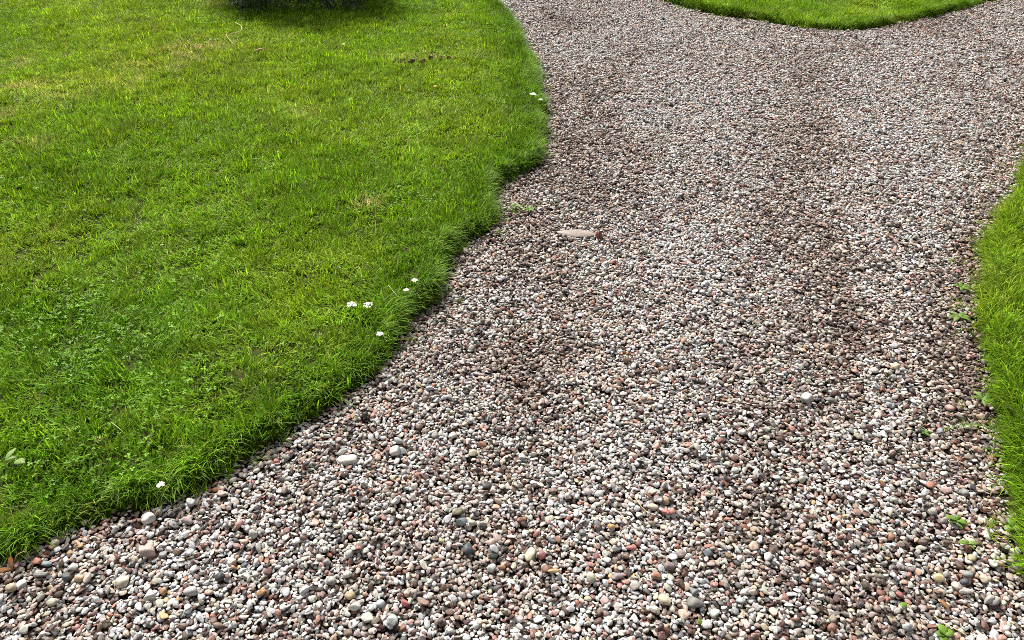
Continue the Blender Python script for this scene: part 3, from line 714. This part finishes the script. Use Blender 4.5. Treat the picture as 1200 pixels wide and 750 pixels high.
# clover among the grass of the broad lawn
x = rng.uniform(-6, .4, 90000); y = rng.uniform(.3, 9.3, 90000)
k = in_view(x, y, .6) & inside(pL, x, y); x, y = x[k], y[k]
dens = sum(blob(x, y, *a[:4])*a[4] for a in CLOV)*sstep(.38, .62, fbm(x*4, y*4, 101, 3))+.10*sstep(.55, .7, fbm(x*3, y*3, 103))
k = (rng.random(len(x)) < dens*.42) & (edge_dist(eL, x, y) > .03); x, y = x[k], y[k]
z = .03+lawn_z(x, y); n_ = len(x)
cl = points_obj('clover', np.stack([x, y, z], 1), np.stack([rng.normal(0, .12, n_), rng.normal(0, .12, n_), rng.uniform(0, 6.28, n_)], 1), np.ones((n_, 3))*rng.uniform(.75, 1.15, (n_, 1)), rng.integers(0, 8, n_),
                C_CLOV*np.exp(rng.normal(0, .15, (n_, 1))), 'blade_colour', clovers)
tag(cl, 'low clover leaves growing in patches through the broad lawn', 'clover', kind='stuff')
print('CLOVER', n_)

# ------------------------------------------------------------------ the dark shrub at the far side of the lawn
M_SHRUB = plain('shrub_leaf', (68, 86, 56), .5, .5, 14, .3, .08)
M_BARK = plain('bark', (84, 68, 54), .9, .3, 30)
def shrub():
    r = random.Random(21)
    fr = pw(348, 9, .05); cx, cy = fr.x, fr.y+.40
    root = empty('shrub', (cx, cy, .02))
    tag(root, 'dark evergreen shrub at the top edge behind the broad lawn', 'shrub')
    st = MB(); tips = []
    for i in range(9):
        a = i*2*math.pi/9+r.uniform(-.2, .2); pts = [(0, 0, -.03)]; x = y = 0; z = 0
        for k in range(5):
            x += math.cos(a)*r.uniform(.06, .13); y += math.sin(a)*r.uniform(.05, .1); z += r.uniform(.06, .2); pts.append((x, y, z)); a += r.gauss(0, .25)
        st.tube(pts, [.022, .018, .014, .011, .007, .004], 6)
    tk = MB().tube([(0, 0, -.06), (.01, 0, .05), (.02, .01, .16), (.0, .02, .4)], [.05, .042, .034, .02], 9).build('trunk', M_BARK, root)
    st.build('limbs', M_BARK, root)
    lf = MB(); n = 0
    while n < 48000:
        th = r.uniform(0, 6.283); ph = math.acos(r.uniform(-.62, 1)); q = r.uniform(.35, 1)**.5
        bump = 1+.16*math.sin(th*5+ph*3)+.1*math.sin(th*11-ph*7)
        x = .78*math.sin(ph)*math.cos(th)*q*bump; y = .62*math.sin(ph)*math.sin(th)*q*bump; z = .34+.55*math.cos(ph)*q*bump
        if z < .015: z = r.uniform(.01, .1)
        d = Vector((x, y, (z-.3)*.8)).normalized()
        for k in range(4):
            dd = Vector((d.x+r.gauss(0, .7), d.y+r.gauss(0, .7), d.z+r.gauss(0, .5))).normalized()
            L = r.uniform(.020, .040); W = L*.42; s = dd.cross(Vector((r.gauss(0, .3), r.gauss(0, .3), 1))).normalized()*W*.5
            p = Vector((x+r.gauss(0, .012), y+r.gauss(0, .012), max(.012, z+r.gauss(0, .012)))); m = p+dd*L*.5+Vector((0, 0, -L*.06)); t = p+dd*L
            lf.add([p, m-s, t, m+s], [(0, 1, 2), (0, 2, 3)]); n += 1
    lf.build('crown', M_SHRUB, root, smooth=False)
shrub()

# ------------------------------------------------------------------ small things on lawn and gravel
M_STEM = plain('green_stem', (120, 150, 66), .6, .2, 30, .3, .2)
M_PALE = plain('pale_stem', (176, 184, 120), .6, .2, 30, .3, .2)
M_STRAW = plain('straw', (198, 176, 124), .75, .2, 40)
M_BROWN = plain('dry_leaf_brown', (150, 104, 66), .8, .35, 30, .2, .15)
M_TWIG = plain('twig_bark', (92, 72, 56), .9, .3, 60)
M_LIME = plain('young_leaf', (122, 156, 58), .5, .2, 30, .35, .3)
M_LEAF = plain('weed_leaf', (104, 144, 52), .5, .25, 30, .35, .3)
M_GREYLEAF = plain('pale_leaf', (128, 154, 80), .55, .2, 30, .35, .25)
M_WHITE = plain('white_petal', (238, 238, 228), .6, .05, 30, .2, .2)
M_YELLOW = plain('yellow_petal', (236, 206, 60), .6, .1, 30, .2, .2)
M_CLOD = ground_mat('worm_cast', (84, 70, 54), (140, 122, 98), 80)
def lz(x, y): return .03+float(lawn_z(np.array([x]), np.array([y]))[0])
def lawn_pt(px, py, h=0.0):
    x, y = px2w(px, py, .03+h); return Vector((float(x), float(y), lz(float(x), float(y))))
def grav_pt(px, py):
    x, y = px2w(px, py); return Vector((float(x), float(y), surf(float(x), float(y))))
GF = 'white flowers in the broad lawn'
def yarrow(px, py, w, label, lean=(0, 0)):
    r = random.Random(int(px*7+py)); h = .075; p = lawn_pt(px, py, h); root = empty('yarrow_flower', p)
    s = w/ppm(px, py)/2; L = Vector((lean[0], lean[1], 0))
    top = L+Vector((0, 0, h)); MB().tube([(0, 0, -.01), L*.35+Vector((0, 0, h*.5)), top], [.0014, .0012, .001], 5).build('stem', M_STEM, root)
    hd = MB()
    for k in range(30):
        a = r.uniform(0, 6.28); q = s*math.sqrt(r.random()); c = top+Vector((q*math.cos(a), q*math.sin(a), .004-q*q*4+r.uniform(0, .003))); R = r.uniform(.003, .0045)
        n = 7; ring = [c+Vector((R*math.cos(6.283*i/n), R*math.sin(6.283*i/n), (-.0006 if i % 2 else .0006))) for i in range(n)]
        hd.add([c+Vector((0, 0, .0016))]+ring+[c-Vector((0, 0, .002))], [(0, 1+i, 1+(i+1) % n) for i in range(n)]+[(n+1, 1+(i+1) % n, 1+i) for i in range(n)])
    hd.build('flower_head', M_WHITE, root, smooth=False)
    tag(root, label, 'flower', GF); return root
yarrow(415, 358, 11, 'white yarrow head, left one of the close pair', (-.01, 0))
yarrow(428, 358, 10, 'white yarrow head, right one of the close pair', (.01, 0))
yarrow(438, 394, 7, 'small white yarrow head on a bent stem at the lawn rim', (.02, .01))
yarrow(187, 561, 7, 'small whitish flower head drooping at the lower lawn rim', (.01, -.02))
def daisy(px, py, w, label, mat=None, tilt=.3, group=GF, h=.05):
    r = random.Random(int(px*3+py)); p = lawn_pt(px, py, h); root = empty('daisy', p); s = w/ppm(px, py)/2
    MB().tube([(0, 0, -.01), (.002, 0, h*.5), (0, 0, h)], .0009, 5).build('stem', M_STEM, root)
    pt = MB()
    for k in range(12):
        a = 6.283*k/12+r.gauss(0, .08); pt.leaf((.002*math.cos(a), .002*math.sin(a), h), (math.cos(a), math.sin(a), tilt+r.gauss(0, .1)), s, s*.42, .2, .1, 3)
    pt.build('petals', mat or M_WHITE, root)
    c = MB(); n = 8
    c.add([(0, 0, h+.003)]+[(.0028*math.cos(6.283*i/n), .0028*math.sin(6.283*i/n), h+.0012) for i in range(n)], [(0, 1+i, 1+(i+1) % n) for i in range(n)])
    c.build('centre', M_YELLOW, root); tag(root, label, 'flower', group); return root
daisy(486, 330, 7, 'white daisy close to the rim, farther of two')
daisy(476, 341, 6, 'white daisy close to the rim, nearer of two')
daisy(402, 49, 4, 'tiny white daisy far back in the lawn below the shrub')
daisy(510, 101, 4.5, 'tiny yellow flower, the only yellow one in the lawn', M_YELLOW, .5)
def petal(px, py, L, W, ang, label):
    p = lawn_pt(px, py, .045); l = L/ppm(px, py); root = empty('fallen_petal', (p.x, p.y, p.z+.042)); a = math.radians(ang)
    MB().leaf((-math.cos(a)*l/2, -math.sin(a)*l/2, 0), (math.cos(a), math.sin(a), .08), l, W/ppm(px, py)*1.4, .1, .25, 5, .8, thick=.0015).build('petal', M_WHITE, root)
    tag(root, label, 'petal', 'white petals on the lawn rim')
petal(624.5, 111, 9, 5, -35, 'larger white petal lying on the far lawn rim')
petal(633.5, 117, 6, 3, -40, 'smaller white petal nearest the gravel on the far lawn rim')
def strand(name, pts, rad, mat, label, cat, lawn=True, lift=.01, group=None, taper=.5):
    P3 = []
    for (a, b, *h) in pts:
        h = h[0] if h else lift; q = pw(a, b, (.03 if lawn else 0)+h)
        q.z = (lz(q.x, q.y) if lawn else surf(q.x, q.y))+h; P3.append(q)
    o0 = P3[0].copy(); pp = []
    for i in range(len(P3)-1):            # Catmull-Rom
        p0, p1, p2, p3 = P3[max(i-1, 0)], P3[i], P3[i+1], P3[min(i+2, len(P3)-1)]
        for k in range(4):
            t = k/4; pp.append(.5*((2*p1)+(p2-p0)*t+(2*p0-5*p1+4*p2-p3)*t*t+(3*p1-p0-3*p2+p3)*t**3)-o0)
    pp.append(P3[-1]-o0)
    o = MB().tube(pp, [rad*(1-(1-taper)*i/(len(pp)-1)) for i in range(len(pp))], 6).build(name, mat)
    o.location = o0; tag(o, label, cat, group); return o
strand('dry_stalk', [(276, 27, .05), (283, 30, .06), (281, 35, .05), (272, 38, .045), (265, 38, .05), (267, 43, .045), (272, 49, .04), (277, 53, .03)], .0032, M_STRAW, 'tan curled dry stalk lying on the lawn near the shrub', 'stalk')
strand('dry_stalk', [(298, 59, .045), (305, 57, .05), (312, 56, .045)], .007, M_STRAW, 'short straight tan stalk below the curled dry stalk', 'stalk')
GS = 'pale grass stalks at the lawn rim'
strand('grass_stalk', [(455, 335, .07), (463, 345, .075), (470, 353, .06), (474, 357, .045)], .0012, M_PALE, 'thin pale stalk slanting down to the gravel below the daisies', 'stalk', group=GS)
strand('grass_stalk', [(449, 354, .05), (456, 348, .06), (464, 343, .065)], .0012, M_PALE, 'thin pale stalk crossing the slanting one below the daisies', 'stalk', group=GS)
strand('grass_stalk', [(430, 416, .03), (434, 405, .06), (438, 396, .075)], .0013, M_PALE, 'pale stalk beside the bent yarrow at the lawn rim', 'stalk', group=GS)
strand('grass_stalk', [(418, 372, .05), (428, 366, .065), (436, 362, .07)], .0012, M_PALE, 'pale stalk just below the pair of yarrow heads', 'stalk', group=GS)
strand('grass_stalk', [(130, 494, .045), (140, 502, .055), (146, 508, .045)], .0013, M_PALE, 'pale lone stalk lying in the dark green lower lawn', 'stalk', group=GS)
strand('grass_stalk', [(186, 562, .05), (193, 568, .05), (198, 570, .03)], .0012, M_STRAW, 'straw-coloured stalk hanging from the drooping flower head', 'stalk', group=GS)
strand('dry_stalk', [(16, 656, .0), (18, 650, .03), (23, 644, .045), (29, 643, .04), (32, 650, .01)], .0013, M_STRAW, 'curled straw stalk arching over the gravel at the lawn corner', 'stalk', lawn=False)
strand('dry_stalk', [(1098, 717, .006), (1110, 726, .008), (1127, 738, .008), (1145, 751, .005)], .0016, M_STRAW, 'long straw stalk lying across the gravel at lower right', 'stalk', lawn=False, lift=.007)
strand('dry_stalk', [(1061, 700, .006), (1068, 704, .008), (1075, 708, .006)], .0016, M_STRAW, 'short straw stalk on the gravel left of the long one', 'stalk', lawn=False)
strand('twig', [(1079, 686, .006), (1086, 694, .008), (1093, 704, .006)], .0018, M_TWIG, 'thin dark twig on the gravel at lower right', 'twig', lawn=False)
strand('twig', [(744, 581, .006), (752, 592, .008), (763, 603, .006)], .0014, M_STRAW, 'thin pale twig on the gravel above the red stone pair', 'twig', lawn=False)
strand('twig', [(747, 600, .005), (752, 606, .007), (757, 612, .005)], .0013, M_TWIG, 'short dark twig crossing pebbles beside the thin pale twig', 'twig', lawn=False)
strand('dry_stalk', [(1160, 565, .01), (1163, 572, .04), (1162, 580, .03)], .0013, M_PALE, 'pale curled stalk standing in the rim of the lawn strip', 'stalk', lawn=False)
def leafy(name, pos, specs, mats, label, cat, group=None, stem=True):
    """specs: (azimuth deg, elevation, length m, width m, start height, bend, shape)"""
    root = empty(name, pos); tops = {}
    if stem:
        h = max(s[4] for s in specs); MB().tube([(0, 0, -.012), (.001, 0, h*.5), (0, 0, h+.001)], [.0014, .0012, .0009], 5).build('stem', M_STEM, root)
    for i, (az, el, L, W, z0, bd, shp) in enumerate(specs):
        a = math.radians(az); MB().leaf((0, 0, z0), (math.cos(a)*math.cos(el), math.sin(a)*math.cos(el), math.sin(el)), L, W, bd, .22, 6, shp).build('leaf', mats[i % len(mats)], root)
    tag(root, label, cat, group); return root
GW = 'weeds sprouting in the gravel'
leafy('weed', grav_pt(1120, 612), [(150, .3, .030, .014, .014, .5, 1), (185, .2, .022, .012, .012, .5, 1), (-25, .25, .030, .016, .014, .6, 1), (-70, .2, .024, .012, .010, .5, 1), (60, .7, .016, .009, .014, .3, 1)], [M_LIME, M_LEAF], 'bright green seedling with broad leaves on the gravel by the lawn strip', 'weed', GW)
leafy('weed', grav_pt(1135, 637), [(170, .25, .026, .015, .010, .4, 1), (5, .25, .030, .013, .010, .5, 1), (-60, .2, .018, .010, .008, .4, 1), (110, .4, .014, .009, .01, .4, 1)], [M_LIME, M_GREYLEAF], 'yellow-green seedling just below the bright green seedling', 'weed', GW)
leafy('weed', grav_pt(1108, 744), [(100, .4, .026, .022, .012, .4, .9), (160, .2, .022, .016, .010, .4, .9), (230, .2, .026, .018, .008, .4, .9), (20, .4, .022, .02, .012, .4, .9), (290, .1, .026, .02, .006, .4, .9)], [M_LIME, M_LEAF, M_LEAF], 'weed with small round leaves at the bottom edge beside the straw stalk', 'weed', GW)
leafy('weed', grav_pt(1182, 625), [(90, .5, .024, .018, .03, .4, .9), (200, .3, .024, .018, .028, .4, .9), (320, .3, .022, .018, .03, .4, .9), (260, .3, .024, .016, .02, .5, .9)], [M_LIME], 'light green clover-like sprig at the rim of the lawn strip', 'weed', GW)
leafy('weed', grav_pt(620, 245), [(a, .5, .035, .012, .006, .5, 1) for a in (10, 70, 130, 190, 250, 310)], [M_LEAF, M_LIME], 'small green tuft in the gravel beside the lawn bulge', 'weed', GW)
leafy('weed', grav_pt(604, 243), [(a, .4, .03, .012, .006, .5, 1) for a in (20, 100, 170, 260, 330)], [M_GREYLEAF, M_LEAF], 'pale green tuft right against the lawn bulge', 'weed', GW)
leafy('weed', grav_pt(1084, 507), [(a, .4, .018, .009, .006, .4, 1) for a in (20, 110, 200, 290)], [M_LEAF], 'tiny green sprout in the gravel left of the feathery leaf', 'weed', GW)
leafy('weed', grav_pt(1127, 336), [(a, .4, .034, .016, .008, .4, 1) for a in (5, 80, 165, 240, 300)], [M_LEAF], 'dark green low weed at the upper rim of the lawn strip', 'weed', GW)
leafy('weed', grav_pt(1125, 369), [(a, .25, .045, .016, .01, .5, 1) for a in (0, 40, 120, 180, 220, 320)], [M_GREYLEAF, M_LEAF], 'pale weed rosette above the arching pale leaf', 'weed', GW)
leafy('weed', grav_pt(1152, 468), [(a, .4, .04, .016, .01, .5, 1) for a in (20, 110, 170, 250, 330)], [M_LEAF, M_GREYLEAF], 'grey-green weed where the lawn strip rim bulges', 'weed', GW)
leafy('fallen_leaf', grav_pt(1055, 710), [(20, .1, .022, .013, .008, .2, 1)], [M_LIME], 'tiny lime leaf lying on the gravel left of the straw stalks', 'leaf', None, False)
leafy('fallen_leaf', grav_pt(821, 731), [(100, .3, .014, .010, .008, .2, 1)], [M_LEAF], 'tiny green leaf between pebbles below the smooth grey oval', 'leaf', None, False)
leafy('fallen_leaf', grav_pt(1115, 714), [(110, .4, .034, .011, .008, .5, 1)], [M_BROWN], 'orange-brown dry leaf on the gravel beside the straw stalk', 'leaf', None, False)
leafy('fallen_leaf', grav_pt(15, 668), [(200, .3, .05, .016, .008, .5, 1), (120, .6, .04, .012, .008, .6, 1)], [M_BROWN], 'withered brown leaf at the left picture edge below the lawn', 'leaf', None, False)
leafy('broad_leaf', lawn_pt(21, 537, .05)+Vector((.012, 0, .04)), [(170, .1, .034, .026, 0, .3, .9)], [M_GREYLEAF], 'pale round leaf lying in the lower lawn near the picture edge', 'leaf', None, False)
leafy('broad_leaf', lawn_pt(5, 530, .05)+Vector((0, -.01, .035)), [(80, .3, .045, .016, 0, .3, 1), (20, .3, .03, .012, 0, .3, 1)], [M_GREYLEAF], 'pale narrow leaf pair cut by the left picture edge', 'leaf', None, False)
# the feathery yarrow leaf reaching out of the lawn strip and the arching pale leaf
def feather(px0, py0, px1, py1, label):
    a = grav_pt(px0, py0)+Vector((0, 0, .02)); b = grav_pt(px1, py1)+Vector((0, 0, .008)); root = empty('feathery_leaf', a); d = b-a
    mid = [d*t+Vector((0, 0, .025*math.sin(math.pi*t))) for t in [i/14 for i in range(15)]]
    MB().tube(mid, [.0014*(1-.6*i/14) for i in range(15)], 5).build('midrib', M_STEM, root); fr = MB(); s = d.normalized().cross(Vector((0, 0, 1)))
    for i in range(2, 15):
        for sg in (-1, 1):
            for q in range(2): fr.leaf(mid[i]-d*.012*q, s*sg+d.normalized()*(.5+.3*q)+Vector((0, 0, .5-.5*q)), .013*(1-.5*abs(i/14-.45)), .0034, .4, .1, 3)
    fr.build('leaflets', M_GREYLEAF, root); tag(root, label, 'leaf', None)
feather(1166, 508, 1108, 502, 'feathery pale leaf reaching from the lawn strip over the gravel')
strand('arching_leaf', [(1143, 390, .02), (1136, 383, .06), (1128, 381, .07), (1122, 386, .05), (1120, 392, .015)], .003, M_GREYLEAF, 'pale leaf arching over the gravel at the lawn strip rim', 'leaf', lawn=False)
# worm casts / scraped soil in the lawn
def clod(px, py, w, label, seed, k_n=9):
    r = random.Random(seed); p = lawn_pt(px, py, .02); s = w/ppm(px, py); root = empty('soil_clod', p)
    for k in range(k_n):
        R = s*.075*r.uniform(.5, 1.2); o = bpy.data.objects.new('crumb', CRUMB[r.randrange(4)]); col.objects.link(o); o.parent = root
        o.location = (r.uniform(-.5, .5)*s, r.gauss(0, .05)*s, .02+r.uniform(0, .018)); o.scale = (R, R*.8, R*.6)
        o.rotation_euler = (r.uniform(0, 6), r.uniform(0, 6), r.uniform(0, 6))
    tag(root, label, 'soil', 'crumbled soil casts in the lawn')
CRUMB = []
for k in (2, 6, 10, 14):
    me = PEB[k].copy(); me.materials.clear(); me.materials.append(M_CLOD); CRUMB.append(me)
clod(478, 73, 40, 'dark crumbled soil line in the far lawn, left one of two', 1)
clod(517, 69, 32, 'paler crumbled soil line in the far lawn, right one of two', 2)
clod(427, 56, 8, 'small grey crumb of soil in the far lawn below the shrub', 3, 2)
# the half-buried flat stone and the dark one at its end
def buried(px, py, w, h, c, label, turn_=0, flat=.3, sink=.35, kind=1):
    s = ppm(px, py); g_ = grav_pt(px, py); el = math.atan2(CAM_H, g_.y); o = bpy.data.objects.new('flat_stone', PEB[kind]); col.objects.link(o)
    a = w/s/2; b = h/s/2/math.sin(el); cc = b*flat; o.scale = (a, b, cc); o.rotation_euler = (0, 0, math.radians(turn_)); o.location = (g_.x, g_.y, g_.z+cc*(1-2*sink)+.004)
    o['stone_colour'] = [float(v) for v in s2l(c)*.74]; tag(o, label, 'stone', 'single stones that stand out in the gravel')
buried(677, 269, 48, 9, (184, 170, 160), 'long flat pink stone half buried in the gravel beyond the lawn bulge', -4, .4, .52, 5)
buried(702, 272, 8, 7, (120, 70, 60), 'dark red-brown stone at the end of the long flat pink stone', 0, .8, .3, 2)
